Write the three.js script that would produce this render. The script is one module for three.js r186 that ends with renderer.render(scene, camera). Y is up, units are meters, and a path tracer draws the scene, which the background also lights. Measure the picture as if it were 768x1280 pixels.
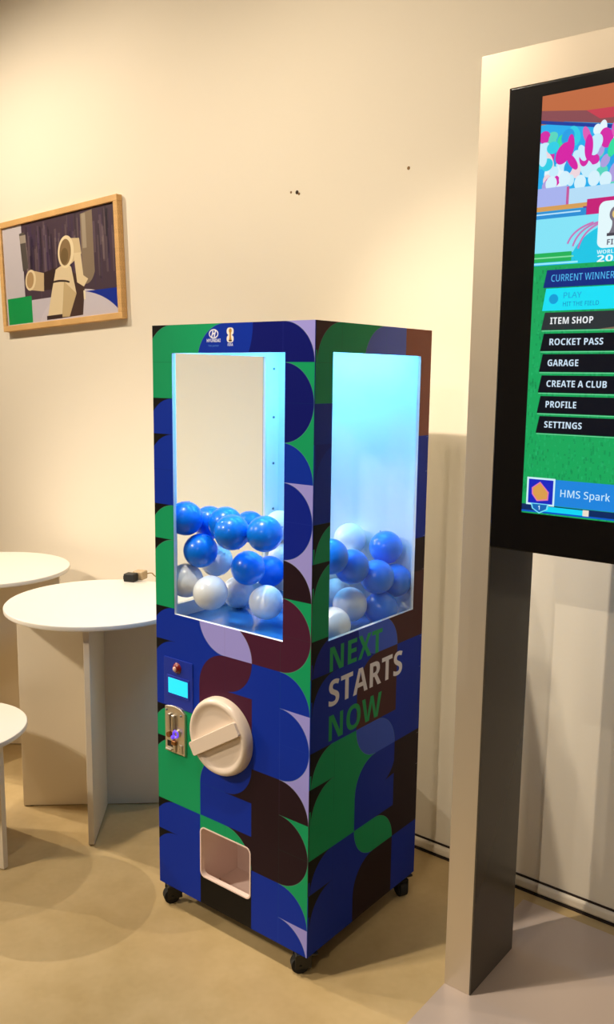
import * as THREE from 'three';
import { RoundedBoxGeometry } from 'three/addons/geometries/RoundedBoxGeometry.js';
import { mergeGeometries } from 'three/addons/utils/BufferGeometryUtils.js';
import { RectAreaLightUniformsLib } from 'three/addons/lights/RectAreaLightUniformsLib.js';

// ------------------------------------------------------------------ camera, lights, exposure
const scene = new THREE.Scene();
const camera = new THREE.PerspectiveCamera(60.617, 768 / 1280, 0.05, 60);
camera.position.set(1.29878, 1.6, 1.67143);
camera.rotation.order = 'YXZ';
camera.rotation.set(-0.154477, 0.667817, 0.012942);
scene.add(camera);
scene.background = new THREE.Color(0x000000);
const renderer = new THREE.WebGLRenderer({ antialias: true });
renderer.toneMapping = THREE.LinearToneMapping;
renderer.toneMappingExposure = 0.78;
renderer.shadowMap.enabled = true;
RectAreaLightUniformsLib.init();

const WARM = new THREE.Color().setRGB(1.0, 0.86, 0.68);
const CEIL = 3.4;
// unseen ceiling spotlights, some of them added fill: [x, z, target x, y, z, candela, cone angle, lamp size]
const LAMPS = [
  [-0.36, 0.66, 0.42, 0.6, -0.78, 21, 0.50],
  [-0.47, 0.66, -0.25, 1.6, -0.78, 6.8, 0.95],  // added broad fill for the wall above the cabinet
  [-2.64, 0.52, -2.10, 1.6, -0.78, 12, 1.00],
  [-1.50, 0.60, -1.35, 2.0, -0.78, 4.8, 0.95],
  [-4.46, 0.61, -1.45, 0.3, 0.15, 34, 0.50],
  [-5.55, 2.50, -1.25, 0.1, 0.35, 44, 0.38],
  [0.20, 1.70, 0.75, 1.9, -0.22, 4.2, 0.60],  // added fill aimed at the kiosk front and top bar
  [-1.90, 2.80, -1.20, 0.5, 0.10, 38, 0.46, 6],  // added soft flood to brighten the table panels
  [1.20, 4.20, 0.72, 0.3, -0.50, 20, 0.32],  // added fill for the wall and plate beneath the display
];
const LED_NITS = 84;

// ------------------------------------------------------------------ helpers
let seed = 7;
const rnd = () => { seed = (seed * 16807) % 2147483647; return (seed - 1) / 2147483646; };
const used = {};
const numbered = n => { const k = used[n] = (used[n] === undefined ? 0 : used[n] + 1); return k ? n + '_' + String(k).padStart(3, '0') : n; };
const V = (x, y, z) => new THREE.Vector3(x, y, z);
function norm(g) {
  let q = g.index ? g.toNonIndexed() : g;
  for (const k of Object.keys(q.attributes)) if (!['position', 'normal', 'uv'].includes(k)) q.deleteAttribute(k);
  q.clearGroups();
  return q;
}
const merge = gs => gs.length === 1 ? gs[0] : mergeGeometries(gs.map(norm));
function obj(name, geos, mat, parent) {
  const m = new THREE.Mesh(merge(Array.isArray(geos) ? geos : [geos]), mat);
  m.castShadow = m.receiveShadow = true;
  m.name = parent ? name : numbered(name);
  (parent || scene).add(m);
  return m;
}
function thing(name, label, category, p = [0, 0, 0], group) {
  const o = new THREE.Group(); o.name = numbered(name); scene.add(o); o.position.set(...p);
  o.userData = { label, category }; if (group) o.userData.group = group;
  return o;
}
function tag(o, label, category, group) { o.userData = { label, category }; if (group) o.userData.group = group; return o; }
function struct(name, geos, mat) { const o = obj(name, geos, mat); o.userData.kind = 'structure'; return o; }
const box = (x0, x1, y0, y1, z0, z1) => new THREE.BoxGeometry(x1 - x0, y1 - y0, z1 - z0).translate((x0 + x1) / 2, (y0 + y1) / 2, (z0 + z1) / 2);
const rbox = (x0, x1, y0, y1, z0, z1, r = 0.003) => new RoundedBoxGeometry(x1 - x0, y1 - y0, z1 - z0, 2, r).translate((x0 + x1) / 2, (y0 + y1) / 2, (z0 + z1) / 2);
function roundRect(path, x0, y0, x1, y1, r) {
  path.moveTo(x0 + r, y0); path.lineTo(x1 - r, y0); path.absarc(x1 - r, y0 + r, r, -Math.PI / 2, 0);
  path.lineTo(x1, y1 - r); path.absarc(x1 - r, y1 - r, r, 0, Math.PI / 2);
  path.lineTo(x0 + r, y1); path.absarc(x0 + r, y1 - r, r, Math.PI / 2, Math.PI);
  path.lineTo(x0, y0 + r); path.absarc(x0 + r, y0 + r, r, Math.PI, Math.PI * 1.5);
  return path;
}
const planeUV = (g, x0, x1, y0, y1) => { const p = g.attributes.position, u = g.attributes.uv; for (let i = 0; i < p.count; i++) u.setXY(i, (p.getX(i) - x0) / (x1 - x0), (p.getY(i) - y0) / (y1 - y0)); return g; };
// procedural textures
function noiseTex(n, f, { srgb = true, repeat = 1 } = {}) {
  const d = new Uint8Array(n * n * 4);
  for (let y = 0; y < n; y++) for (let x = 0; x < n; x++) { const c = f(x / n, y / n); const i = (y * n + x) * 4; d[i] = c[0]; d[i + 1] = c[1]; d[i + 2] = c[2]; d[i + 3] = 255; }
  const t = new THREE.DataTexture(d, n, n); t.magFilter = THREE.LinearFilter; t.minFilter = THREE.LinearMipmapLinearFilter; t.generateMipmaps = true;
  t.wrapS = t.wrapT = THREE.RepeatWrapping; t.repeat.set(repeat, repeat); if (srgb) t.colorSpace = THREE.SRGBColorSpace; t.needsUpdate = true; return t;
}
function lattice(n) {   // tileable value noise
  const v = []; for (let i = 0; i < n * n; i++) v.push(rnd());
  return (u, w) => { const x = u * n, y = w * n, xi = Math.floor(x), yi = Math.floor(y), fx = x - xi, fy = y - yi; const s = t => t * t * (3 - 2 * t);
    const g = (a, b) => v[((b % n + n) % n) * n + ((a % n + n) % n)];
    return (g(xi, yi) * (1 - s(fx)) + g(xi + 1, yi) * s(fx)) * (1 - s(fy)) + (g(xi, yi + 1) * (1 - s(fx)) + g(xi + 1, yi + 1) * s(fx)) * s(fy); };
}
const L8 = lattice(8), L32 = lattice(32), L128 = lattice(128);
const canvasTex = (w, h, draw) => { const c = document.createElement('canvas'); c.width = w; c.height = h; draw(c.getContext('2d')); const t = new THREE.CanvasTexture(c); t.colorSpace = THREE.SRGBColorSpace; t.anisotropy = 8; return t; };
const mat = (hex, roughness = 0.6, o = {}) => new THREE.MeshStandardMaterial({ color: hex, roughness, ...o });

const wallBump = noiseTex(256, (u, v) => { const k = 128 + 60 * (L128(u, v) - 0.5) + 40 * (L32(u, v) - 0.5); return [k, k, k]; }, { srgb: false, repeat: 1 });
const floorMap = noiseTex(512, (u, v) => { const k = 0.5 * (L8(u, v) - 0.5) + 0.3 * (L32(u, v) - 0.5) + 0.2 * (L128(u, v) - 0.5); return [188 + 22 * k, 164 + 22 * k, 119 + 22 * k]; }, { repeat: 0.6 });
const floorRough = noiseTex(256, (u, v) => { const k = 110 + 50 * (L8(u, v) - 0.5) + 40 * (L32(u, v) - 0.5); return [k, k, k]; }, { srgb: false, repeat: 0.6 });
const M = {
  wall: mat(0xf0e6d3, 0.9, { bumpMap: wallBump, bumpScale: 0.0006 }),
  ceiling: mat(0xe2dace, 0.95),
  floor: mat(0xffffff, 1.0, { map: floorMap, roughnessMap: floorRough }),
  baseboard: mat(0xe4d8c4, 0.45),
  gap: mat(0x2a1c12, 0.9),
  white: mat(0xe8e2d8, 0.35),
  whiteEdge: mat(0xe8dcc6, 0.5),
  cabinet: mat(0xeef2f2, 0.45),
  black: mat(0x0b0b0c, 0.5),
  rubber: mat(0x141414, 0.8),
  steel: mat(0xc9c4ba, 0.28, { metalness: 1 }),
  brass: mat(0xdcd2c2, 0.33, { metalness: 0.9 }),
  pane: new THREE.MeshPhysicalMaterial({ color: 0xfafcfd, roughness: 0.02, transmission: 1, thickness: 0, ior: 1.15 }),
};

// ------------------------------------------------------------------ the room
const RX0 = -8, RX1 = 9, RZ0 = -0.783, RZ1 = 6.5;
function uvMetres(g, ax, ay) { const p = g.attributes.position, u = g.attributes.uv, f = { x: i => p.getX(i), y: i => p.getY(i), z: i => p.getZ(i) }; for (let i = 0; i < p.count; i++) u.setXY(i, f[ax](i), f[ay](i)); return g; }
struct('floor', uvMetres(box(RX0 - 0.2, RX1 + 0.2, -0.15, 0, RZ0 - 0.2, RZ1 + 0.2), 'x', 'z'), M.floor);
struct('ceiling', box(RX0 - 0.2, RX1 + 0.2, CEIL, CEIL + 0.15, RZ0 - 0.2, RZ1 + 0.2), M.ceiling);
struct('wall_back', uvMetres(box(RX0, RX1, 0, CEIL, RZ0 - 0.15, RZ0), 'x', 'y'), M.wall);
struct('wall_left', uvMetres(box(RX0 - 0.15, RX0, 0, CEIL, RZ0 - 0.15, RZ1), 'z', 'y'), M.wall);
struct('wall_right', box(RX1, RX1 + 0.15, 0, CEIL, RZ0 - 0.15, RZ1), M.wall);
struct('wall_front', box(RX0, RX1, 0, CEIL, RZ1, RZ1 + 0.15), M.wall);
{ // skirting: a rounded strip with a dark joint above and below
  const s = new THREE.Shape(); s.moveTo(0, 0.006); s.lineTo(0.010, 0.006); s.quadraticCurveTo(0.015, 0.007, 0.015, 0.014); s.lineTo(0.014, 0.028); s.quadraticCurveTo(0.012, 0.037, 0.004, 0.037); s.lineTo(0, 0.037);
  const m = new THREE.Matrix4().makeBasis(V(0, 0, 1), V(0, 1, 0), V(1, 0, 0));
  const g2 = new THREE.ExtrudeGeometry(s, { depth: RX1 - RX0, bevelEnabled: false, curveSegments: 6 }).applyMatrix4(m).translate(RX0, 0, RZ0);
  { const ix = g2.attributes.position, n = ix.count, a = ix.array; for (let i = 0; i < n; i += 3) for (let k = 0; k < 3; k++) { const t = a[(i + 1) * 3 + k]; a[(i + 1) * 3 + k] = a[(i + 2) * 3 + k]; a[(i + 2) * 3 + k] = t; } g2.computeVertexNormals(); }
  struct('baseboard_back', g2, M.baseboard);
  struct('trim_1', [box(RX0, RX1, 0, 0.043, RZ0, RZ0 + 0.004), box(RX0, RX1, 0, 0.0045, RZ0 + 0.004, RZ0 + 0.019)], M.gap);
}

// ------------------------------------------------------------------ unseen ceiling spotlights, added fill among them (lamp bodies above the frame)
{
  const trk = mat(0xd8d4cc, 0.5);
  const glow = new THREE.MeshStandardMaterial({ color: 0xffffff, emissive: WARM, emissiveIntensity: 3 });
  for (const [x, z, tx, ty, tz, cd, ang, size = 0.8] of LAMPS) {
    const o = thing('unseen_ceiling_spotlight', 'unseen small white cylindrical spotlight aimed from the ceiling', 'spotlight', [x, CEIL, z], 'ceiling spotlights above the tables and cabinet');
    const head = V(0, -0.13, 0), dir = V(tx - x, ty - CEIL + 0.13, tz - z).normalize();
    const q = new THREE.Quaternion().setFromUnitVectors(V(0, -1, 0), dir);
    obj('stem', [new THREE.CylinderGeometry(0.008, 0.008, 0.13, 10).translate(0, -0.065, 0), new THREE.CylinderGeometry(0.045, 0.045, 0.02, 24).translate(0, -0.01, 0)], trk, o);
    const h = obj('housing', [new THREE.LatheGeometry([[0, 0.06], [0.036, 0.06], [0.04, 0.055], [0.04, -0.07], [0.036, -0.07], [0.036, -0.04], [0, -0.04]].map(p => new THREE.Vector2(...p)), 24)], trk, o);
    h.quaternion.copy(q); h.position.copy(head);
    const l = obj('lens', new THREE.CylinderGeometry(0.035, 0.035, 0.004, 24).translate(0, -0.045, 0), glow, o);
    l.quaternion.copy(q); l.position.copy(head);
    const s = new THREE.SpotLight(WARM, cd, 0, ang, 0.9, 2);
    s.position.set(x, CEIL, z).add(head).addScaledVector(dir, 0.075); s.target.position.set(tx, ty, tz);
    s.castShadow = true; s.shadow.radius = size; s.shadow.mapSize.set(1024, 1024); s.name = numbered('spot_light');
    scene.add(s, s.target); s.target.name = numbered('spot_target');
  }
}

// ------------------------------------------------------------------ the gacha cabinet
const W = 0.5737, D = 0.5406, YB = 0.07, YT = 1.7309, HH = YT - YB;
const C = { blue: '#062da2', green: '#109a62', plum: '#471a34', mauve: '#9a96e2', navy: '#06106a', dblue: '#08208e', bb: '#22101a', black: '#0a0808', rust: '#8a5040', peri: '#3f5cc8', purple: '#5868c4', brown: '#4a2628' };
const PX = 1150;
function artCanvas(w, draw) {
  return canvasTex(Math.round(w * PX), Math.round(HH * PX), ctx => {
    ctx.scale(PX, PX);
    const h = 0.099, R = (c, x0, k0, x1, k1) => { ctx.fillStyle = c; ctx.fillRect(x0 - 0.0004, k0 * h - 0.0004, x1 - x0 + 0.0008, (k1 - k0) * h + 0.0008); };
    // a square half-cell: background corner cut off by a quarter disc
    const Q = (x, k, bg, fg, corner, line = true) => {
      const y = k * h; R(bg, x, k, x + h, k + 1);
      const cx = corner[1] === 'R' ? x : x + h, cy = corner[0] === 'T' ? y + h : y;
      ctx.save(); ctx.beginPath(); ctx.rect(x - 0.0004, y - 0.0004, h + 0.0008, h + 0.0008); ctx.clip();
      ctx.beginPath(); ctx.arc(cx, cy, h, 0, 7); ctx.fillStyle = fg; ctx.fill();
      if (line) { ctx.lineWidth = 0.0014; ctx.strokeStyle = 'rgba(150,175,165,0.45)'; ctx.stroke(); }
      ctx.restore();
    };
    draw(ctx, R, Q, h);
  });
}
const frontArt = artCanvas(W, (ctx, R, Q, h) => {
  const a = [0, 1, 2, 3, 4, 5, 6].map(i => -0.022 + h * i);
  R(C.blue, 0, 0, W, 17);
  R(C.navy, a[3], 0, W, 3);
  ctx.fillStyle = C.blue; ctx.beginPath(); ctx.arc(a[2], 0, 2 * h, 0, 7); ctx.fill();
  R(C.green, a[0], 0, a[2], 2); Q(a[0], 0, C.black, C.green, 'TL'); Q(a[2], 0, C.green, C.blue, 'TL');
  for (const [k, bg, fg] of [[2, C.black, C.blue], [3, C.black, C.blue], [5, C.black, C.green], [6, C.black, C.green], [8, C.black, C.blue], [9, C.black, C.blue], [11, C.black, C.green], [12, C.black, C.green], [14, C.black, C.blue], [15, C.black, C.blue]]) {
    R(fg, a[1], k, a[2], k + 1); Q(a[0], k, bg, fg, 'TL', fg === C.green);
  }
  R(C.green, 0, 7, a[2], 8); R(C.green, 0, 13, a[2], 14);
  // right half column
  for (const [k0, k1, c] of [[0, 3, C.navy], [3, 4, C.blue], [4, 6, C.dblue], [6, 7, C.bb], [7, 9, C.plum], [9, 12, C.blue], [12, 15, C.bb], [15, 17, C.blue]]) R(c, a[4], k0, W, k1);
  const col = [['m', 'navy', 'TR'], ['g', 'navy', 'TR'], ['g', 'navy', 'BR'], ['g', 'blue', 'TR'], ['m', 'dblue', 'TR'], ['m', 'dblue', 'BR'], ['m', 'bb', 'TR'], ['g', 'plum', 'TR'], ['g', 'plum', 'BR'], ['g', 'blue', 'TR'], ['m', 'blue', 'TR'], ['m', 'blue', 'BR'], ['m', 'bb', 'TR'], ['g', 'bb', 'TR'], ['g', 'bb', 'BR'], ['g', 'blue', 'TR'], ['m', 'blue', 'TR']];
  col.forEach(([b, f, c], k) => Q(a[5], k, b === 'm' ? C.mauve : C.green, C[f], c));
  // middle column
  Q(a[2], 8, C.blue, C.mauve, 'BL'); Q(a[3], 8, C.plum, C.mauve, 'TR');
  Q(a[2], 9, C.blue, C.plum, 'TL', false); Q(a[3], 9, C.blue, C.plum, 'BR', false); R(C.plum, a[2], 10, a[4], 11);
  R(C.green, a[1], 11, a[3], 12); R(C.blue, a[3], 11, a[4], 12);
  Q(a[2], 12, C.green, C.blue, 'TL'); Q(a[3], 12, C.bb, C.blue, 'BR', false);
  R(C.green, a[2], 14, a[3], 15); Q(a[3], 14, C.bb, C.green, 'TR'); R(C.black, a[2], 15, a[4], 17);
  // emblems at the top
  ctx.strokeStyle = '#e8e6f2'; ctx.lineWidth = 0.0036; ctx.beginPath(); ctx.ellipse(0.2365, 0.0265, 0.0155, 0.0105, 0, 0, 7); ctx.stroke();
  ctx.lineWidth = 0.0044; ctx.beginPath(); ctx.moveTo(0.2295, 0.0345); ctx.lineTo(0.2345, 0.0185); ctx.moveTo(0.2385, 0.0345); ctx.lineTo(0.2435, 0.0185); ctx.moveTo(0.232, 0.0282); ctx.quadraticCurveTo(0.2365, 0.0242, 0.241, 0.0255); ctx.stroke();
  const text = (s, x, y, w, hgt, c, weight = 'bold') => { ctx.save(); ctx.translate(x, y); ctx.font = `${weight} 100px sans-serif`; ctx.textBaseline = 'alphabetic'; const m = ctx.measureText(s).width; ctx.scale(w / m, hgt / 72); ctx.fillStyle = c; ctx.fillText(s, 0, 0); ctx.restore(); };
  text('HYUNDAI', 0.2105, 0.0475, 0.051, 0.0085, '#e8e6f2');
  text('Title partner', 0.2165, 0.0595, 0.039, 0.0045, '#6f9be0', 'normal');
  const rr = (x, y, w, hh2, r, c) => { ctx.fillStyle = c; ctx.beginPath(); ctx.moveTo(x + r, y); ctx.arcTo(x + w, y, x + w, y + hh2, r); ctx.arcTo(x + w, y + hh2, x, y + hh2, r); ctx.arcTo(x, y + hh2, x, y, r); ctx.arcTo(x, y, x + w, y, r); ctx.fill(); };
  rr(0.2835, 0.0115, 0.0245, 0.019, 0.008, '#efe9e2'); rr(0.2835, 0.0305, 0.0245, 0.019, 0.008, '#efe9e2');
  ctx.fillStyle = '#b98a3e'; ctx.beginPath(); ctx.ellipse(0.296, 0.0195, 0.0052, 0.0055, 0, 0, 7); ctx.fill(); ctx.beginPath(); ctx.moveTo(0.2925, 0.023); ctx.quadraticCurveTo(0.295, 0.032, 0.2915, 0.043); ctx.lineTo(0.3005, 0.043); ctx.quadraticCurveTo(0.297, 0.032, 0.2995, 0.023); ctx.fill();
  ctx.fillStyle = '#3a2a18'; ctx.fillRect(0.2908, 0.043, 0.0105, 0.0035);
  text('FIFA', 0.286, 0.0585, 0.0195, 0.0065, '#e8e6f2');
});
const sideArt = artCanvas(D, (ctx, R, Q, h) => {
  const b = [0, 1, 2, 3, 4, 5, 6].map(i => 0.008 + h * i);
  R(C.blue, 0, 0, D, 17);
  R(C.green, 0, 0, b[2], 2); Q(b[0], 0, C.brown, C.green, 'TL'); R(C.brown, 0, 0, b[0], 0.7); R(C.purple, b[3], 0, b[4], 1); Q(b[2], 0, C.green, C.purple, 'TL');
  R(C.blue, 0, 2, b[2], 5); Q(b[0], 3, C.dblue, C.blue, 'TL', false);
  for (const [k, fg] of [[5, C.green], [6, C.green], [8, C.dblue], [9, C.blue], [11, C.green], [12, C.green], [14, C.blue], [15, C.blue]]) { R(fg, 0, k, b[2], k + 1); Q(b[0], k, C.black, fg, 'TL', fg === C.green); R(C.black, 0, k, b[0], k + 0.6); }
  R(C.green, 0, 7, b[2], 8); R(C.blue, 0, 10, b[2], 11); R(C.green, 0, 13, b[2], 14); R(C.blue, 0, 16, b[2], 17);
  for (const [k0, k1, c] of [[0, 3, C.rust], [3, 6, C.blue], [6, 7, C.bb], [7, 9, C.brown], [9, 12, C.blue], [12, 15, C.bb], [15, 17, C.blue]]) R(c, b[4], k0, D, k1);
  Q(b[2], 8, C.blue, C.peri, 'BL'); Q(b[3], 8, C.brown, C.peri, 'TR');
  Q(b[2], 9, C.blue, C.brown, 'TL', false); R(C.brown, b[3], 9, b[4], 10); R(C.brown, b[2], 10, b[4], 11);
  Q(b[2], 11, C.green, C.peri, 'BL'); Q(b[3], 11, C.blue, C.peri, 'TR');
  Q(b[2], 12, C.green, C.blue, 'TL'); R(C.blue, b[3], 12, b[4], 14); R(C.blue, b[2], 13, b[4], 14);
  ctx.fillStyle = C.bb; ctx.beginPath(); ctx.moveTo(b[4], 1.245); ctx.quadraticCurveTo(b[4] - 0.01, 1.275, b[4] - 0.045, 1.29); ctx.lineTo(b[4], 1.285); ctx.fill();
  Q(b[2], 14, C.blue, C.green, 'BL'); Q(b[3], 14, C.bb, C.green, 'TR');
  Q(b[2], 15, C.blue, C.bb, 'TL', false); R(C.bb, b[3], 15, b[4], 16); R(C.bb, b[2], 16, b[4], 17);
  const text = (s, x, y, w, hgt, c) => { ctx.save(); ctx.translate(x, y); ctx.font = 'bold 100px sans-serif'; ctx.textBaseline = 'alphabetic'; const m = ctx.measureText(s).width; ctx.scale(w / m, hgt / 72); ctx.fillStyle = c; ctx.fillText(s, 0, 0); ctx.restore(); };
  text('NEXT', 0.070, 0.890, 0.256, 0.066, '#27a05c'); text('STARTS', 0.072, 0.985, 0.366, 0.071, '#e9e2e4'); text('NOW', 0.070, 1.080, 0.258, 0.070, '#27a05c');
  ctx.fillStyle = 'rgba(200,200,215,0.8)'; for (const v of [0.3, 0.4, 0.59, 0.69, 0.895, 0.99, 1.2, 1.3]) ctx.fillRect(D - 0.012, v, 0.012, 0.0012);
});

const cab = thing('gacha_machine', 'tall capsule vending cabinet wrapped in blue and green geometric print', 'vending machine', [-W / 2, 0, -D / 2]);
const GX = W / 2, GZ = D / 2;           // group offset
const T = 0.010;                         // panel thickness
const vinyl = t => new THREE.MeshPhysicalMaterial({ map: t, roughness: 0.5, specularIntensity: 0.3 });
// panel in its own plane: x 0..w, y 0..HH (from the bottom), extruded towards -z
function panelGeo(w, depth, holes, inset = 0) {
  const s = new THREE.Shape(); s.moveTo(inset, 0); s.lineTo(w - inset, 0); s.lineTo(w - inset, HH); s.lineTo(inset, HH); s.lineTo(inset, 0);
  for (const [x0, y0, x1, y1, r] of holes) { const p = new THREE.Path(); roundRect(p, x0, HH - y1, x1, HH - y0, r); s.holes.push(p); }
  return new THREE.ExtrudeGeometry(s, { depth, bevelEnabled: false, curveSegments: 8 }).translate(0, 0, -depth);
}
const wrapGeo = (w, holes, inset = 0) => planeUV(panelGeo(w, 0.0015, holes, inset), 0, w, 0, HH);
const WF = [0.076, 0.075, 0.480, 0.809, 0.0015], TR_ = [0.175, 1.421, 0.372, 1.577, 0.018], WS = [0.071, 0.073, 0.486, 0.805, 0.0015];
const WL = [D - 0.466, 0.073, D - 0.075, 0.805, 0.0015];
const vf = vinyl(frontArt), vs = vinyl(sideArt);
const fp = obj('front_panel', panelGeo(W, T, [WF, TR_], 0.0018).translate(-GX, YB, GZ - 0.0015), M.cabinet, cab);
obj('printed_wrap', wrapGeo(W, [WF, TR_]).translate(-GX, YB, GZ), vf, fp);
const toRight = (g, off) => g.rotateY(Math.PI / 2).translate(GX - off, YB, GZ);
const rp = obj('side_panel', toRight(panelGeo(D, T, [WS], 0.014), 0.0015), M.cabinet, cab);
obj('printed_wrap', toRight(wrapGeo(D, [WS], 0.0016), 0), vs, rp);
const toLeft = (g, off) => g.rotateY(-Math.PI / 2).translate(-GX + off, YB, -GZ);
const lp = obj('side_panel', toLeft(panelGeo(D, T, [WL], 0.014), 0.0015), M.cabinet, cab);
obj('printed_wrap', toLeft(wrapGeo(D, [WL], 0.0016), 0), vs, lp);
obj('back_panel', box(-GX + 0.014, GX - 0.014, YB, YT, -GZ, -GZ + 0.010), M.cabinet, cab);
obj('top_panel', box(-GX + 0.002, GX - 0.002, YT - 0.014, YT - 0.001, -GZ + 0.002, GZ - 0.002), M.cabinet, cab);
obj('bottom_panel', box(-GX + 0.014, GX - 0.014, YB, YB + 0.014, -GZ + 0.014, GZ - 0.014), M.black, cab);
const FLOOR_Y = 0.885;
obj('chamber_floor', box(-GX + 0.0116, GX - 0.0116, FLOOR_Y - 0.01, FLOOR_Y, -GZ + 0.0101, GZ - 0.0116), mat(0x2f79c4, 0.12), cab);
// panes just inside the openings
obj('window_pane', box(-GX + 0.0765, -GX + 0.4795, YT - 0.8085, YT - 0.0755, GZ - 0.0095, GZ - 0.0065), M.pane, cab);
obj('window_pane', box(GX - 0.0095, GX - 0.0065, YT - 0.8045, YT - 0.0735, GZ - 0.4855, GZ - 0.0715), M.pane, cab);
obj('window_pane', box(-GX + 0.0065, -GX + 0.0095, YT - 0.8045, YT - 0.0735, GZ - 0.4655, GZ - 0.0755), M.pane, cab);
// white corner angle and its screws at the back left, a flange at the back right
const screwMat = mat(0x6d7a86, 0.4, { metalness: 0.7 });
obj('corner_angle', [box(-GX + 0.0117, -GX + 0.0130, FLOOR_Y, YT - 0.05, -GZ + 0.0105, -GZ + 0.072), box(-GX + 0.0117, -GX + 0.062, FLOOR_Y, YT - 0.05, -GZ + 0.0102, -GZ + 0.0115)], M.cabinet, cab);
obj('corner_angle', [box(GX - 0.0130, GX - 0.0117, FLOOR_Y, YT - 0.05, -GZ + 0.0105, -GZ + 0.053), box(GX - 0.048, GX - 0.0117, FLOOR_Y, YT - 0.05, -GZ + 0.0102, -GZ + 0.0115)], M.cabinet, cab);
for (const y of [1.62, 1.465, 1.315, 1.165]) obj('screw', new THREE.CylinderGeometry(0.004, 0.004, 0.003, 10).rotateZ(Math.PI / 2).translate(-GX + 0.0142, y, -GZ + 0.037), screwMat, cab);
for (const y of [1.575, 1.19]) obj('screw', new THREE.TorusGeometry(0.007, 0.0025, 6, 14).translate(-GX + 0.052, y, -GZ + 0.013), screwMat, cab);
// LED bars under the cabinet roof
{
  const cyan = new THREE.Color().setRGB(0.085, 0.49, 0.95);
  const led = new THREE.MeshStandardMaterial({ color: 0xffffff, emissive: cyan, emissiveIntensity: 4 });
for (const z of [-0.17, 0.12]) {
    obj('led_bar', rbox(-0.22, 0.22, YT - 0.026, YT - 0.015, z - 0.015, z + 0.015, 0.002), led, cab);
    const r = new THREE.RectAreaLight(cyan, LED_NITS, 0.44, 0.03); r.position.set(-GX, YT - 0.028, -GZ + z); r.rotation.x = -Math.PI / 2; r.name = numbered('cabinet_led_light'); r.castShadow = true; scene.add(r);
  }
}
// dispensing tray: open box with a low floor behind a raised lip
{
  const x0 = -GX + 0.175, x1 = -GX + 0.372, y0 = YT - 1.577, y1 = YT - 1.421, zf = GZ - 0.0145, zb = GZ - 0.158, fy = 0.106, t = 0.003;
  const plastic = mat(0xecd6ce, 0.4);
  const tr = obj('dispensing_tray', [box(x0 - t, x0, fy, y1 + t, zb, zf), box(x1, x1 + t, fy, y1 + t, zb, zf), box(x0, x1, y1, y1 + t, zb, zf), box(x0, x1, fy, y1, zb - t, zb), box(x0, x1, fy - t, fy, zb, zf), box(x0, x1, fy, y0, zf - t, zf)], plastic, cab);
  const s = roundRect(new THREE.Shape(), x0 + 0.0, y0, x1, y1, 0.018); s.holes.push(roundRect(new THREE.Path(), x0 + 0.004, y0 + 0.004, x1 - 0.004, y1 - 0.004, 0.015));
  obj('rim', new THREE.ExtrudeGeometry(s, { depth: 0.016, bevelEnabled: false, curveSegments: 8 }).translate(0, 0, GZ - 0.015), plastic, tr);
}
// turning knob
{
  const ivory = mat(0xe2d2c2, 0.32);
  const prof = [[0.111, 0], [0.111, 0.010], [0.109, 0.020], [0.104, 0.0275], [0.098, 0.0290], [0.093, 0.0280], [0.088, 0.0245], [0.083, 0.0215], [0.074, 0.0205], [0, 0.0205]].map(p => new THREE.Vector2(...p));
  const k = obj('knob', new THREE.LatheGeometry(prof, 64).rotateX(Math.PI / 2), ivory, cab);
  // lathe profile runs along +y -> rotate so that it faces +z
  k.position.set(-GX + 0.268, YT - 1.120, GZ);
  const s = roundRect(new THREE.Shape(), -0.103, -0.0185, 0.096, 0.0185, 0.004);
  const g = obj('grip', new THREE.ExtrudeGeometry(s, { depth: 0.018, bevelEnabled: true, bevelSize: 0.002, bevelThickness: 0.002, bevelSegments: 3 }).translate(0, 0, 0.018), ivory, k);
  g.rotation.z = 0.55;
}
// control plate with LCD and red button
{
  const px0 = -GX + 0.033, px1 = -GX + 0.150, py1 = YT - 0.941, py0 = YT - 1.085;
  const s = roundRect(new THREE.Shape(), px0, py0, px1, py1, 0.003);
  const plate = obj('control_plate', new THREE.ExtrudeGeometry(s, { depth: 0.0015, bevelEnabled: true, bevelSize: 0.001, bevelThickness: 0.001, bevelSegments: 2 }).translate(0, 0, GZ), mat(C.blue, 0.3), cab);
  const lcdC = new THREE.Color().setRGB(0.015, 0.84, 1.0);
  obj('lcd_bezel', rbox(-GX + 0.047, -GX + 0.138, YT - 1.052, YT - 0.992, GZ, GZ + 0.0045, 0.001), mat(0x0a2fae, 0.3), plate);
  obj('lcd_screen', rbox(-GX + 0.053, -GX + 0.133, YT - 1.045, YT - 0.999, GZ + 0.003, GZ + 0.0052, 0.0008), new THREE.MeshStandardMaterial({ color: 0x041018, emissive: lcdC, emissiveIntensity: 1.35, roughness: 0.3 }), plate);
  const r = new THREE.RectAreaLight(lcdC, 1.0, 0.08, 0.046); r.position.set(-W + 0.093, YT - 1.022, 0.0062); r.rotation.y = Math.PI; r.name = 'lcd_light'; scene.add(r);
  const b = obj('button', new THREE.LatheGeometry([[0.0165, 0], [0.0165, 0.003], [0.0125, 0.005], [0.0125, 0.008], [0.009, 0.0115], [0, 0.0125]].map(p => new THREE.Vector2(...p)), 24).rotateX(Math.PI / 2).translate(-GX + 0.089, YT - 0.966, GZ + 0.001), mat(0x7a1d22, 0.25), plate);
  obj('button_cap', new THREE.SphereGeometry(0.0075, 16, 10).scale(1, 1, 0.5).translate(-GX + 0.0885, YT - 0.966, GZ + 0.0125), mat(0xd9b3a6, 0.25), b);
}
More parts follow.
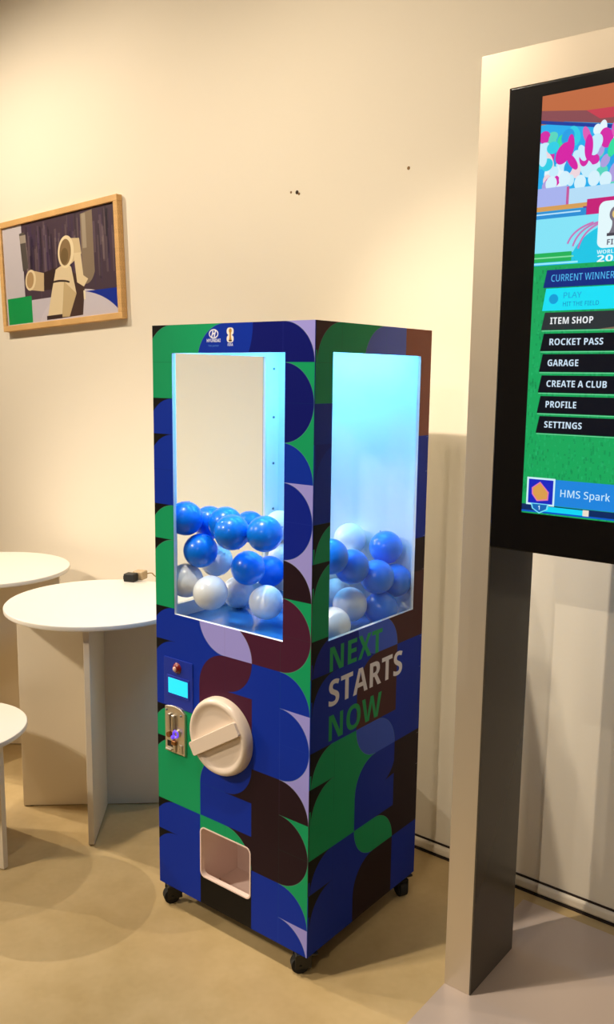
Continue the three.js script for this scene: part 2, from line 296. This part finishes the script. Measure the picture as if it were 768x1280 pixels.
// coin acceptor
{
  const x0 = -GX + 0.0425, x1 = -GX + 0.1205, y1 = YT - 1.086, y0 = YT - 1.222, z = GZ;
  const s = new THREE.Shape(); s.moveTo(x0, y0); s.lineTo(x1, y0); s.lineTo(x1, y1 - 0.012); s.quadraticCurveTo((x0 + x1) / 2 + 0.01, y1 + 0.012, x0, y1 - 0.004); s.lineTo(x0, y0);
  const ca = obj('coin_acceptor', new THREE.ExtrudeGeometry(s, { depth: 0.006, bevelEnabled: true, bevelSize: 0.002, bevelThickness: 0.002, bevelSegments: 3 }).translate(0, 0, z), M.brass, cab);
  obj('slot_guide', [rbox(x0 + 0.016, x0 + 0.027, y1 - 0.070, y1 - 0.018, z + 0.006, z + 0.016, 0.003), rbox(x0 + 0.031, x0 + 0.044, y1 - 0.068, y1 - 0.020, z + 0.006, z + 0.018, 0.004)], M.steel, ca);
  obj('coin_slot', box(x0 + 0.0275, x0 + 0.0305, y1 - 0.062, y1 - 0.022, z + 0.006, z + 0.0085), M.black, ca);
  const vio = new THREE.MeshStandardMaterial({ color: 0x7f66ff, emissive: 0x5a2cff, emissiveIntensity: 0.9, roughness: 0.3 });
  const bt = obj('lit_button', new THREE.CylinderGeometry(0.0125, 0.0135, 0.008, 20).rotateX(Math.PI / 2).translate(x0 + 0.050, y1 - 0.075, z + 0.010), M.steel, ca);
  obj('button_light', new THREE.TorusGeometry(0.0095, 0.003, 8, 20).translate(x0 + 0.050, y1 - 0.075, z + 0.0145), vio, bt);
  obj('button_light', new THREE.SphereGeometry(0.006, 12, 8).translate(x0 + 0.032, y1 - 0.090, z + 0.0095), vio, ca);
  obj('lever', [new THREE.CylinderGeometry(0.008, 0.009, 0.012, 16).rotateX(Math.PI / 2).translate(x0 + 0.020, y1 - 0.083, z + 0.011), rbox(x0 + 0.030, x0 + 0.048, y1 - 0.112, y1 - 0.098, z + 0.007, z + 0.016, 0.003)], mat(0x9a6a3c, 0.35, { metalness: 0.8 }), ca);
  obj('return_cup', [rbox(x0 + 0.006, x0 + 0.030, y0 + 0.004, y0 + 0.010, z + 0.006, z + 0.016, 0.002), rbox(x0 + 0.036, x0 + 0.046, y0 + 0.002, y0 + 0.036, z + 0.006, z + 0.013, 0.002), rbox(x0 + 0.058, x0 + 0.072, y0 + 0.004, y0 + 0.030, z + 0.006, z + 0.011, 0.002)], M.steel, ca);
  obj('return_slot', box(x0 + 0.008, x0 + 0.030, y0 + 0.014, y0 + 0.032, z + 0.006, z + 0.0088), M.black, ca);
  for (const [dx, dy] of [[0.006, -0.012], [0.066, -0.018], [0.062, -0.118]]) obj('screw', new THREE.SphereGeometry(0.0035, 10, 6).translate(x0 + dx, y1 + dy, z + 0.008), screwMat, ca);
}
// castors
for (const [sx, sz, turn] of [[-1, 1, 0.5], [1, 1, -0.7], [-1, -1, 0.3], [1, -1, 1.1]]) {
  const g = obj('caster', [rbox(-0.032, 0.032, 0.063, 0.0695, -0.03, 0.03, 0.002), new THREE.CylinderGeometry(0.017, 0.02, 0.012, 16).translate(0, 0.058, 0), rbox(-0.018, -0.014, 0.018, 0.057, -0.016, 0.030, 0.0015), rbox(0.014, 0.018, 0.018, 0.057, -0.016, 0.030, 0.0015), rbox(-0.018, 0.018, 0.050, 0.056, -0.016, 0.028, 0.002), new THREE.CylinderGeometry(0.004, 0.004, 0.042, 10).rotateZ(Math.PI / 2).translate(0, 0.025, 0.014)], M.black, cab);
  obj('wheel', [new THREE.CylinderGeometry(0.0245, 0.0245, 0.024, 28).rotateZ(Math.PI / 2).translate(0, 0.025, 0.014)], M.rubber, g);
  g.position.set(sx * (GX - 0.034), 0, sz * (GZ - 0.034)); g.rotation.y = turn * sx;
}

// ------------------------------------------------------------------ balloons in the cabinet
{
  const BALLS = [[1,-0.512,1.19,-0.062],[1,-0.512,1.166,-0.159],[1,-0.417,1.177,-0.127],[1,-0.337,1.17,-0.069],[1,-0.512,1.131,-0.335],[1,-0.24,1.174,-0.095],[0,-0.51,1.117,-0.479],[1,-0.475,1.098,-0.084],[0,-0.512,1.049,-0.186],[1,-0.356,1.052,-0.156],[1,-0.471,0.986,-0.385],[0,-0.495,1.011,-0.479],[0,-0.512,1.008,-0.062],[0,-0.414,0.987,-0.062],[0,-0.502,0.935,-0.271],[0,-0.301,0.957,-0.173],[0,-0.229,1.107,-0.479],[1,-0.097,1.114,-0.204],[1,-0.09,1.072,-0.295],[1,-0.097,1.099,-0.479],[1,-0.062,1.032,-0.382],[1,-0.062,1.005,-0.479],[0,-0.114,0.953,-0.324],[0,-0.239,0.942,-0.426],[0,-0.062,0.935,-0.172],[1,-0.062,0.935,-0.408],[0,-0.28,1.032,-0.36],[1,-0.2,0.948,-0.214],[0,-0.265,0.935,-0.29],[1,-0.366,0.935,-0.44],[0,-0.207,1.053,-0.247],[1,-0.121,1.044,-0.131],[0,-0.075,0.935,-0.066],[1,-0.393,1.053,-0.468],[0,-0.177,1.036,-0.426],[1,-0.447,1.022,-0.259],[0,-0.296,1.015,-0.463]];
  const mb = new THREE.MeshPhysicalMaterial({ color: 0x047cf0, roughness: 0.3, clearcoat: 0.2, clearcoatRoughness: 0.1 });
  const mw = new THREE.MeshPhysicalMaterial({ color: 0xf6f4f2, roughness: 0.35, clearcoat: 0.3, clearcoatRoughness: 0.2 });
  const R = 0.0496, prof = [];
  for (let i = 0; i <= 24; i++) { const t = Math.PI * i / 24; prof.push(new THREE.Vector2(Math.max(Math.sin(t) * R, 0), -Math.cos(t) * R * (t < Math.PI / 2 ? 1.0 : 0.99))); }
  const bg = new THREE.LatheGeometry(prof, 40);
  const kg = new THREE.LatheGeometry([[0, 0.002], [0.0022, 0.001], [0.0016, -0.003], [0.0038, -0.0065], [0.003, -0.007], [0, -0.004]].map(p => new THREE.Vector2(...p)).reverse(), 12);
  const WHERE = [   // [balloons, label, group]
    [[0, 1, 2, 3, 4, 5], 'glossy blue balloon on top of the pile behind the front window', 'blue balloons topping the pile behind the front window'],
    [[7], 'dark glossy blue balloon just below the top layer, beside the front window edge'],
    [[9], 'blue balloon in the middle of the pile behind the front window, above white ones'],
    [[10], 'blue balloon deeper in the cabinet, half hidden behind the middle blue balloon'],
    [[6, 11], 'white balloon in the back corner behind the front window, partly hidden by blue ones', 'white balloons in the back corner of the cabinet'],
    [[8], 'white balloon wedged between two blue balloons in the middle of the pile'],
    [[12, 13, 14, 15], 'white balloon in the lowest layer behind the front window', 'white balloons in the lowest layer behind the front window'],
    [[16], 'white balloon resting highest against the back panel behind the side window'],
    [[19], 'blue balloon resting highest behind the side window, in the back corner'],
    [[17, 18], 'blue balloon near the front edge of the side window, above white ones', 'blue balloons near the front edge of the side window'],
    [[20, 21, 25], 'blue balloon low in the back corner behind the side window', 'blue balloons low behind the side window'],
    [[22, 23, 24], 'white balloon low behind the side window, above the word NEXT', 'white balloons low behind the side window'],
  ];
  BALLS.forEach(([b, x, y, z], i) => {
    const w = WHERE.find(q => q[0].includes(i)) || [[], b ? 'blue balloon buried inside the pile in the printed cabinet' : 'white balloon buried inside the pile in the printed cabinet', b ? 'blue balloons buried in the pile' : 'white balloons buried in the pile'];
    const o = thing('balloon', w[1], 'balloon', [x, y, z], w[2]);
    obj('body', bg, b ? mb : mw, o);
    const k = obj('knot', kg, b ? mb : mw, o); k.position.y = -R * 0.985;
    // turn the knot into the widest gap between the neighbours
    let best = -1, dir = V(0, -1, 0);
    for (let t = 0; t < 60; t++) {
      const d = V(rnd() - 0.5, rnd() - 0.5, rnd() - 0.9).normalize(), p = d.clone().multiplyScalar(R + 0.006).add(o.position);
      let m = Math.min(p.x + W - 0.014, -0.014 - p.x, p.z + D - 0.014, -0.014 - p.z, p.y - FLOOR_Y);
      for (const [, bx, by, bz] of BALLS) { const e = p.distanceTo(V(bx, by, bz)); if (Math.hypot(bx - x, by - y, bz - z) > 0.001) m = Math.min(m, e - R); }
      if (m > best) { best = m; dir = d; }
    }
    o.quaternion.setFromUnitVectors(V(0, -1, 0), dir);
    k.scale.setScalar(0.6);
  });
}

// ------------------------------------------------------------------ round tables on crossed panels
function roundTable(name, label, x, z, R, h, a, half, group) {
  const o = thing(name, label, 'table', [x, 0, z]); o.rotation.y = a; if (group) o.userData.group = group;
  const t = 0.020, top = 0.018, foot = 0.004;
  const p = [[0, h - top], [R - 0.003, h - top], [R, h - top + 0.003], [R, h - 0.003], [R - 0.003, h], [0, h]].map(q => new THREE.Vector2(...q));
  obj('tabletop', new THREE.LatheGeometry(p, 96), M.white, o);
  obj('leg_panel', rbox(-half, half, foot, h - top, -t / 2, t / 2, 0.0015), M.whiteEdge, o);
  obj('leg_panel', rbox(-t / 2, t / 2, foot, h - top, t / 2, half, 0.0015), M.whiteEdge, o);
  obj('leg_panel', rbox(-t / 2, t / 2, foot, h - top, -half, -t / 2, 0.0015), M.whiteEdge, o);
  for (const [gx, gz] of [[half - 0.03, 0], [-half + 0.03, 0], [0, half - 0.03], [0, -half + 0.03]]) obj('foot_pad', new THREE.CylinderGeometry(0.008, 0.008, foot, 12).translate(gx, foot / 2, gz), M.black, o);
  return o;
}
roundTable('round_table', 'white round table beside the cabinet, carrying a small black adapter', -1.195, -0.290, 0.3355, 0.785, Math.atan2(0.67, 0.74), 0.30);
roundTable('round_table', 'bare white round table standing under the framed robot picture', -1.985, -0.335, 0.328, 0.785, Math.atan2(0.644, 0.765), 0.292);
roundTable('low_table', 'low white round side table in front of the taller tables', -1.29, 0.247, 0.233, 0.45, 0.235, 0.205);

// small power adapter on the table
{
  const o = thing('power_adapter', 'small black and clear power adapter lying on the white table', 'adapter', [-1.352, 0.785, -0.575]);
  o.rotation.y = 0.35;
  obj('body', [rbox(-0.024, 0.022, 0, 0.032, -0.004, 0.034, 0.004), rbox(-0.030, -0.024, 0.006, 0.022, 0.006, 0.026, 0.002)], M.black, o);
  obj('clear_cover', rbox(-0.006, 0.040, 0.001, 0.036, -0.050, -0.0045, 0.006), mat(0xbfa37a, 0.2), o);
  const cv = new THREE.CatmullRomCurve3([V(0.035, 0.02, -0.045), V(0.052, 0.022, -0.058), V(0.064, 0.008, -0.066), V(0.074, 0.0025, -0.080), V(0.1, 0.0025, -0.082)]);
  obj('cable', new THREE.TubeGeometry(cv, 24, 0.0022, 8), mat(0xb08a4a, 0.5), o);
}

// ------------------------------------------------------------------ framed picture
{
  const w = 0.862, h = 0.497, f = 0.026, dp = 0.03;
  const o = thing('framed_picture', 'wide pale wood framed picture of a robot arm, hanging slightly crooked', 'picture', [-2.041, 2.053, RZ0]);
  o.rotation.z = 0.046;
  const grain = noiseTex(256, (u, v) => { const k = 30 * (L8(u, v * 6) - 0.5) + 26 * (L32(u * 0.5, v * 3) - 0.5); return [222 + k, 176 + k, 112 + k * 0.8]; }, { repeat: 2 });
  const wood = mat(0xffffff, 0.5, { map: grain });
  obj('frame_rail', rbox(-w / 2, w / 2, h / 2 - f, h / 2, 0.001, dp, 0.002), wood, o);
  obj('frame_rail', rbox(-w / 2, w / 2, -h / 2, -h / 2 + f, 0.001, dp, 0.002), wood, o);
  for (const s of [-1, 1]) obj('frame_rail', rbox(s * (w / 2 - f / 2) - f / 2, s * (w / 2 - f / 2) + f / 2, -h / 2 + f, h / 2 - f, 0.001, dp, 0.002), wood, o);
  const tex = canvasTex(960, 528, c => {
    c.scale(960 / 600, 528 / 560);
    c.fillStyle = '#c9c2c8'; c.fillRect(0, 0, 600, 560);
    c.fillStyle = '#4c3c48'; c.fillRect(112, 0, 488, 450);
    for (let i = 0; i < 150; i++) { const x = 112 + rnd() * 488, y = rnd() * 160, l = 60 + rnd() * 230, k = rnd(); c.fillStyle = k < 0.4 ? 'rgba(150,132,128,0.28)' : k < 0.7 ? 'rgba(70,52,92,0.35)' : 'rgba(30,22,34,0.35)'; c.fillRect(x, y, 3 + rnd() * 8, l); }
    c.fillStyle = '#c9c2cc'; c.fillRect(112, 430, 488, 130);
    c.fillStyle = '#cfc8d2'; c.beginPath(); c.ellipse(400, 600, 215, 190, 0, 0, 7); c.fill();
    c.fillStyle = '#16309c'; c.beginPath(); c.moveTo(435, 425); c.lineTo(600, 430); c.lineTo(600, 548); c.quadraticCurveTo(540, 455, 435, 425); c.fill();
    c.fillStyle = '#12994f'; c.fillRect(8, 405, 140, 150);
    // grey uprights
    c.fillStyle = '#8b7a66'; c.beginPath(); c.moveTo(430, 20); c.lineTo(490, 10); c.lineTo(490, 330); c.quadraticCurveTo(470, 400, 430, 385); c.fill();
    c.fillStyle = '#a89a86'; c.fillRect(436, 20, 20, 180);
    c.fillStyle = '#57504c'; c.beginPath(); c.moveTo(98, 50); c.lineTo(128, 45); c.lineTo(140, 250); c.lineTo(108, 262); c.fill(); c.fillStyle = '#a3978a'; c.fillRect(100, 62, 34, 44);
    // robot
    c.fillStyle = '#3b2b28'; c.beginPath(); c.moveTo(215, 290); c.lineTo(300, 275); c.lineTo(290, 390); c.lineTo(210, 385); c.fill();
    c.fillStyle = '#cdb48a'; c.beginPath(); c.moveTo(150, 262); c.lineTo(225, 292); c.lineTo(220, 392); c.lineTo(140, 372); c.fill();
    c.fillStyle = '#e6d2aa'; c.beginPath(); c.ellipse(148, 318, 30, 58, 0.1, 0, 7); c.fill(); c.fillStyle = '#b49468'; c.beginPath(); c.ellipse(146, 318, 20, 45, 0.1, 0, 7); c.fill();
    c.fillStyle = '#4a3631'; c.beginPath(); c.moveTo(360, 300); c.lineTo(440, 360); c.lineTo(420, 548); c.lineTo(300, 552); c.fill();
    c.fillStyle = '#e3cfa8'; c.beginPath(); c.moveTo(290, 285); c.quadraticCurveTo(345, 250, 372, 285); c.lineTo(392, 430); c.lineTo(350, 548); c.lineTo(232, 540); c.lineTo(262, 400); c.fill();
    c.fillStyle = '#c8b084'; c.beginPath(); c.moveTo(330, 355); c.lineTo(392, 430); c.lineTo(350, 548); c.lineTo(310, 546); c.fill();
    c.fillStyle = '#3b2b28'; c.beginPath(); c.moveTo(262, 346); c.quadraticCurveTo(320, 336, 360, 360); c.lineTo(358, 368); c.quadraticCurveTo(318, 348, 262, 356); c.fill(); c.fillRect(228, 530, 84, 22);
    c.fillStyle = '#d8c298'; c.beginPath(); c.moveTo(350, 128); c.lineTo(420, 142); c.lineTo(428, 225); c.lineTo(372, 270); c.fill();
    c.fillStyle = '#eedcb4'; c.beginPath(); c.ellipse(348, 200, 42, 86, 0.06, 0, 7); c.fill(); c.fillStyle = '#8f7552'; c.beginPath(); c.ellipse(345, 202, 30, 70, 0.06, 0, 7); c.fill(); c.fillStyle = '#75603f'; c.beginPath(); c.ellipse(340, 222, 20, 44, 0.06, 0, 7); c.fill();
    c.fillStyle = '#e6d2aa'; c.beginPath(); c.moveTo(388, 215); c.lineTo(424, 218); c.lineTo(432, 340); c.lineTo(455, 362); c.lineTo(432, 400); c.lineTo(398, 372); c.fill();
    c.fillStyle = '#efe2c4'; c.fillRect(428, 420, 10, 48);
  });
  obj('print', planeUV(box(-w / 2 + f, w / 2 - f, -h / 2 + f, h / 2 - f, 0.004, 0.020), -w / 2 + f, w / 2 - f, -h / 2 + f, h / 2 - f), mat(0xffffff, 0.35, { map: tex }), o);
}
// old fixing holes in the wall
for (const [x, y, r, l] of [[-0.699, 2.226, 0.0055, 'dark drill hole in the wall, largest of a cluster above the cabinet'], [-0.726, 2.229, 0.0035, 'faint drill hole beside the dark cluster on the wall'], [-0.690, 2.220, 0.0038, 'small brown drill hole touching the dark cluster on the wall'], [-0.248, 2.248, 0.0045, 'lone brown plugged hole in the wall above the cabinet']])
  tag(obj('drill_hole', new THREE.LatheGeometry([[0, 0.0006], [r * 0.5, 0.0008], [r, 0.0016], [r * 1.25, 0.0004]].map(p => new THREE.Vector2(...p)).reverse(), 14).rotateX(Math.PI / 2).translate(x, y, RZ0), mat(r > 0.005 ? 0x3a2a1c : 0x8a6a44, 0.9)), l, 'hole');

// ------------------------------------------------------------------ display kiosk
{
  const X0 = 0.290, X1 = 1.107, PW = 0.0735, ZF = -0.224, ZB = -0.473, TOP = 2.316, BT = 2.234, BB = 1.199;
  const o = thing('display_kiosk', 'freestanding portrait display in a champagne metal frame showing a game menu', 'display', [(X0 + X1) / 2, 0, -0.35]);
  const ox = -(X0 + X1) / 2, oz = 0.35;
  const brushed = noiseTex(256, (u, v) => { const k = 128 + 36 * (L128(u * 2, v * 0.1) - 0.5); return [k, k, k]; }, { srgb: false, repeat: 3 });
  const champ = new THREE.MeshStandardMaterial({ color: 0xcfc2ae, metalness: 0.5, roughness: 0.38, bumpMap: brushed, bumpScale: 0.0001 });
  const P = (x0, x1, y0, y1, z0, z1, r = 0.0015) => rbox(x0 + ox, x1 + ox, y0, y1, z0 + oz, z1 + oz, r);
  const plate = mat(0xc2b2a8, 0.32, { metalness: 0.15 });
  obj('base_plate', P(X0, X1, 0, 0.006, -0.716, 0.02, 0.002), plate, o);
{
    const q = new THREE.Shape(); [[X0, 0.006], [X0 + PW, 0.006], [X0 + PW, TOP - 0.0815], [X1 - PW, TOP - 0.0815], [X1 - PW, 0.006], [X1, 0.006], [X1, TOP], [X0, TOP]].forEach(([x, y], i) => i ? q.lineTo(x + ox, y) : q.moveTo(x + ox, y));
    obj('frame', new THREE.ExtrudeGeometry(q, { depth: ZF - ZB - 0.002, bevelEnabled: true, bevelSize: 0.001, bevelThickness: 0.001, bevelOffset: -0.001, bevelSegments: 2 }).translate(0, 0, ZB + oz + 0.001), champ, o);
  }
  const inner = mat(0x4a443c, 0.22);  // darker sheet laid over the inner side of each post
  obj('dark_inner_face', P(X0 + PW - 0.0005, X0 + PW + 0.0035, 0.006, BB - 0.001, ZB + 0.0005, ZF - 0.0005, 0.0005), inner, o);
  obj('dark_inner_face', P(X1 - PW - 0.0035, X1 - PW + 0.0005, 0.006, BB - 0.001, ZB + 0.0005, ZF - 0.0005, 0.0005), inner, o);
  const black = mat(0x0c0b0c, 0.22);
  const disp = obj('display_housing', P(X0 + PW + 0.001, X1 - PW - 0.001, BB, BT, ZF - 0.11, ZF + 0.001, 0.003), black, o);
  // screen print
  const SW = 0.513, SH = 0.913, K = 1500;
  const scr = canvasTex(Math.round(SW * K), Math.round(SH * K), c => {
    c.scale(K, K);
    const r = (col, x, y, w, h) => { c.fillStyle = col; c.fillRect(x, y, w, h); };
    r('#20b0f0', 0, 0, SW, SH);
    r('#c0693f', 0, 0, SW, 0.06); c.fillStyle = '#8a4a52'; c.beginPath(); c.moveTo(0, 0.03); c.lineTo(0.2, 0.06); c.lineTo(SW, 0.09); c.lineTo(SW, 0.12); c.lineTo(0.2, 0.088); c.lineTo(0, 0.05); c.fill();
    c.fillStyle = '#c83c50'; c.beginPath(); c.moveTo(0.1, 0.045); c.lineTo(SW, 0.06); c.lineTo(SW, 0.09); c.lineTo(0.13, 0.066); c.fill();
    c.fillStyle = '#123a9c'; c.beginPath(); c.moveTo(0, 0.050); c.lineTo(0.16, 0.082); c.lineTo(SW, 0.115); c.lineTo(SW, 0.123); c.lineTo(0.16, 0.090); c.lineTo(0, 0.057); c.fill();
    const pal = ['#d626a8', '#e05cb8', '#c9f0ff', '#e6f8ff', '#2ad0e8', '#58d8c0', '#b0a0e0', '#30e0a0', '#f0d8e0', '#1ea0e8'];
    for (let i = 0; i < 190; i++) { const x = rnd() * SW, y = 0.085 + rnd() * 0.11, k = rnd(); c.fillStyle = pal[Math.floor(k * pal.length)]; c.beginPath(); c.ellipse(x, y, 0.007 + rnd() * 0.008, 0.010 + rnd() * 0.012, rnd() - 0.5, 0, 7); c.fill(); }
    for (const [x, y, w, h, a] of [[0.055, 0.125, 0.016, 0.024, 0.5], [0.07, 0.11, 0.008, 0.022, 0], [0.075, 0.145, 0.008, 0.02, -0.6], [0.11, 0.12, 0.009, 0.026, 0]]) { c.fillStyle = '#d81ca6'; c.beginPath(); c.ellipse(x, y, w, h, a, 0, 7); c.fill(); }
    for (const [x, y] of [[0.03, 0.185], [0.06, 0.178], [0.095, 0.19], [0.125, 0.185], [0.15, 0.19]]) { c.fillStyle = '#d8f4ff'; c.beginPath(); c.ellipse(x, y, 0.013, 0.016, 0, 0, 7); c.fill(); }
    r('#a9b4f0', 0, 0.193, 0.07, 0.045); r('#b8e0fa', 0.07, 0.200, SW, 0.035); r('#c85aa0', 0.066, 0.195, 0.006, 0.04);
    r('#d8a05a', 0, 0.232, SW, 0.010); r('#c81e78', 0.113, 0.226, 0.4, 0.055); r('#7a3c90', 0.105, 0.24, 0.008, 0.04);
    r('#2a90d8', 0, 0.243, 0.112, 0.02); r('#bfeaff', 0, 0.247, 0.10, 0.003); r('#86e6fa', 0, 0.258, 0.14, 0.075);
    c.fillStyle = '#1cc8e8'; c.beginPath(); c.moveTo(0.075, 0.37); c.quadraticCurveTo(0.09, 0.29, 0.18, 0.275); c.lineTo(SW, 0.27); c.lineTo(SW, 0.37); c.fill();
    c.strokeStyle = '#c878b8'; c.lineWidth = 0.004; for (const d of [0, 0.012, 0.024]) { c.beginPath(); c.moveTo(0.075 + d, 0.315 + d * 0.5); c.quadraticCurveTo(0.085 + d, 0.285, 0.13 + d, 0.275); c.stroke(); }
    r('#22b45a', 0, 0.331, 0.085, 0.02); r('#86e0a8', 0, 0.340, 0.09, 0.003); r('#9af0ff', 0, 0.352, 0.10, 0.004);
    // badge with trophy
    const rr = (col, x, y, w, h, q) => { c.fillStyle = col; c.beginPath(); c.moveTo(x + q, y); c.arcTo(x + w, y, x + w, y + h, q); c.arcTo(x + w, y + h, x, y + h, q); c.arcTo(x, y + h, x, y, q); c.arcTo(x, y, x + w, y, q); c.fill(); };
    rr('#e6fbff', 0.140, 0.234, 0.075, 0.096, 0.014);
    c.fillStyle = '#7a7480'; c.beginPath(); c.ellipse(0.1775, 0.262, 0.014, 0.016, 0, 0, 7); c.fill(); c.beginPath(); c.moveTo(0.168, 0.270); c.quadraticCurveTo(0.174, 0.285, 0.164, 0.300); c.lineTo(0.191, 0.300); c.quadraticCurveTo(0.181, 0.285, 0.187, 0.270); c.fill(); r('#4a4650', 0.160, 0.300, 0.035, 0.006);
    c.fillStyle = '#e8c878'; c.beginPath(); c.ellipse(0.176, 0.262, 0.007, 0.009, 0, 0, 7); c.fill();
    const tx = (s, x, y, w, h, col, weight = 'bold', italic = '') => { c.save(); c.translate(x, y); c.font = `${italic} ${weight} 100px sans-serif`; c.textBaseline = 'alphabetic'; const m = c.measureText(s).width; c.scale(w / m, h / 72); c.fillStyle = col; c.fillText(s, 0, 0); c.restore(); };
    tx('FIFA', 0.160, 0.324, 0.035, 0.011, '#5a5a6a'); tx('WORLD CUP', 0.141, 0.3415, 0.073, 0.008, '#dff8ff'); tx('2022', 0.141, 0.358, 0.073, 0.014, '#f2ffff');
    // pitch
    r('#18a85c', 0, 0.358, SW, SH);
    for (let i = 0; i < 2600; i++) { c.fillStyle = rnd() < 0.5 ? 'rgba(10,120,70,0.35)' : 'rgba(60,200,130,0.25)'; c.fillRect(rnd() * SW, 0.36 + rnd() * 0.55, 0.002 + rnd() * 0.003, 0.003 + rnd() * 0.008); }
    // menu rows
    const rows = [[0.368, 0.406, '#0f2a80', 'CURRENT WINNER: BLUE', 0.041, 0.19, '#58c8f8'], [0.408, 0.456, '#18e2fa'], [0.460, 0.498, '#2c3236', 'ITEM SHOP', 0.044, 0.099, '#f4f6f8'], [0.506, 0.544, '#080c18', 'ROCKET PASS', 0.044, 0.124, '#d4e8f8'], [0.551, 0.590, '#080c18', 'GARAGE', 0.043, 0.073, '#d4e8f8'], [0.598, 0.636, '#080c18', 'CREATE A CLUB', 0.043, 0.139, '#d4e8f8'], [0.644, 0.682, '#080c18', 'PROFILE', 0.043, 0.074, '#d4e8f8'], [0.689, 0.727, '#080c18', 'SETTINGS', 0.043, 0.089, '#d4e8f8']];
    for (const [y0, y1, col, s, x, w, tc] of rows) {
      c.fillStyle = col; c.beginPath(); c.moveTo(0.0315, y0); c.lineTo(0.41, y0); c.lineTo(0.404, y1); c.lineTo(0.0245, y1); c.fill();
      c.fillStyle = '#9ae8b8'; if (y0 > 0.45) c.fillRect(0.026, y1 + 0.0015, 0.38, 0.0012);
      if (s) tx(s, x, y1 - 0.0125, w, 0.0145, tc, y0 < 0.4 ? 'normal' : 'bold', y0 < 0.4 ? 'italic' : '');
    }
    c.fillStyle = '#0f9fd8'; c.beginPath(); c.arc(0.050, 0.431, 0.0105, 0, 7); c.fill();
    tx('PLAY', 0.071, 0.430, 0.042, 0.012, '#20a8c8', 'normal'); tx('HIT THE FIELD', 0.071, 0.4475, 0.082, 0.010, '#1590b0', 'normal');
    c.fillStyle = 'rgba(170,130,100,0.7)'; c.beginPath(); c.moveTo(0.15, 0.4985); c.lineTo(0.40, 0.4985); c.lineTo(0.40, 0.47); c.fill();
    // player card
    r('#1e86e0', 0.077, 0.831, 0.3, 0.06); r('#0a2a60', 0, 0.892, SW, 0.016); r('#10d8f8', 0.05, 0.894, 0.10, 0.013); r('#0a58c8', 0, 0.906, SW, 0.004); r('#f0e0d0', 0.145, 0.893, 0.014, 0.014);
    r('#d2f4fa', 0.010, 0.829, 0.068, 0.064); r('#1a28c0', 0.0145, 0.8335, 0.059, 0.055);
    c.fillStyle = '#e878b0'; c.beginPath(); c.moveTo(0.022, 0.853); c.lineTo(0.042, 0.838); c.lineTo(0.064, 0.861); c.lineTo(0.063, 0.880); c.lineTo(0.036, 0.884); c.lineTo(0.023, 0.868); c.fill();
    c.fillStyle = '#dca050'; c.beginPath(); c.moveTo(0.025, 0.854); c.lineTo(0.042, 0.841); c.lineTo(0.061, 0.862); c.lineTo(0.060, 0.877); c.lineTo(0.037, 0.881); c.lineTo(0.026, 0.867); c.fill();
    for (const [x, y, h] of [[0.041, 0.8885, 0.0205], [0, 0, 0]]) if (h) { c.fillStyle = '#7fe4fa'; c.beginPath(); c.moveTo(x - 0.020, y); c.lineTo(x + 0.024, y); c.lineTo(x + 0.022, y + 0.013); c.lineTo(x + 0.002, y + 0.0235); c.lineTo(x - 0.016, y + 0.013); c.fill(); c.fillStyle = '#1668b8'; c.beginPath(); c.moveTo(x - 0.016, y + 0.002); c.lineTo(x + 0.020, y + 0.002); c.lineTo(x + 0.018, y + 0.012); c.lineTo(x + 0.002, y + 0.0205); c.lineTo(x - 0.013, y + 0.012); c.fill(); }
    tx('1', 0.0395, 0.9035, 0.006, 0.010, '#dff6ff'); tx('HMS Spark', 0.089, 0.8685, 0.115, 0.017, '#d8f0ff', 'normal');
  });
  const sx0 = 0.442, sy1 = 2.205;
  const sg = planeUV(box(sx0 + ox, sx0 + SW + ox, sy1 - SH, sy1, ZF + 0.0005 + oz, ZF + 0.0016 + oz), sx0 + ox, sx0 + SW + ox, sy1 - SH, sy1);
  obj('screen', sg, new THREE.MeshStandardMaterial({ color: 0x050505, roughness: 0.25, emissive: 0xffffff, emissiveMap: scr, emissiveIntensity: 1.25 }), disp);
  const l = new THREE.RectAreaLight(new THREE.Color().setRGB(0.12, 0.42, 0.45), 0.5, SW, SH); l.position.set(sx0 + SW / 2, sy1 - SH / 2, ZF + 0.004); l.rotation.y = Math.PI; l.name = 'screen_light'; scene.add(l);
}

renderer.render(scene, camera);
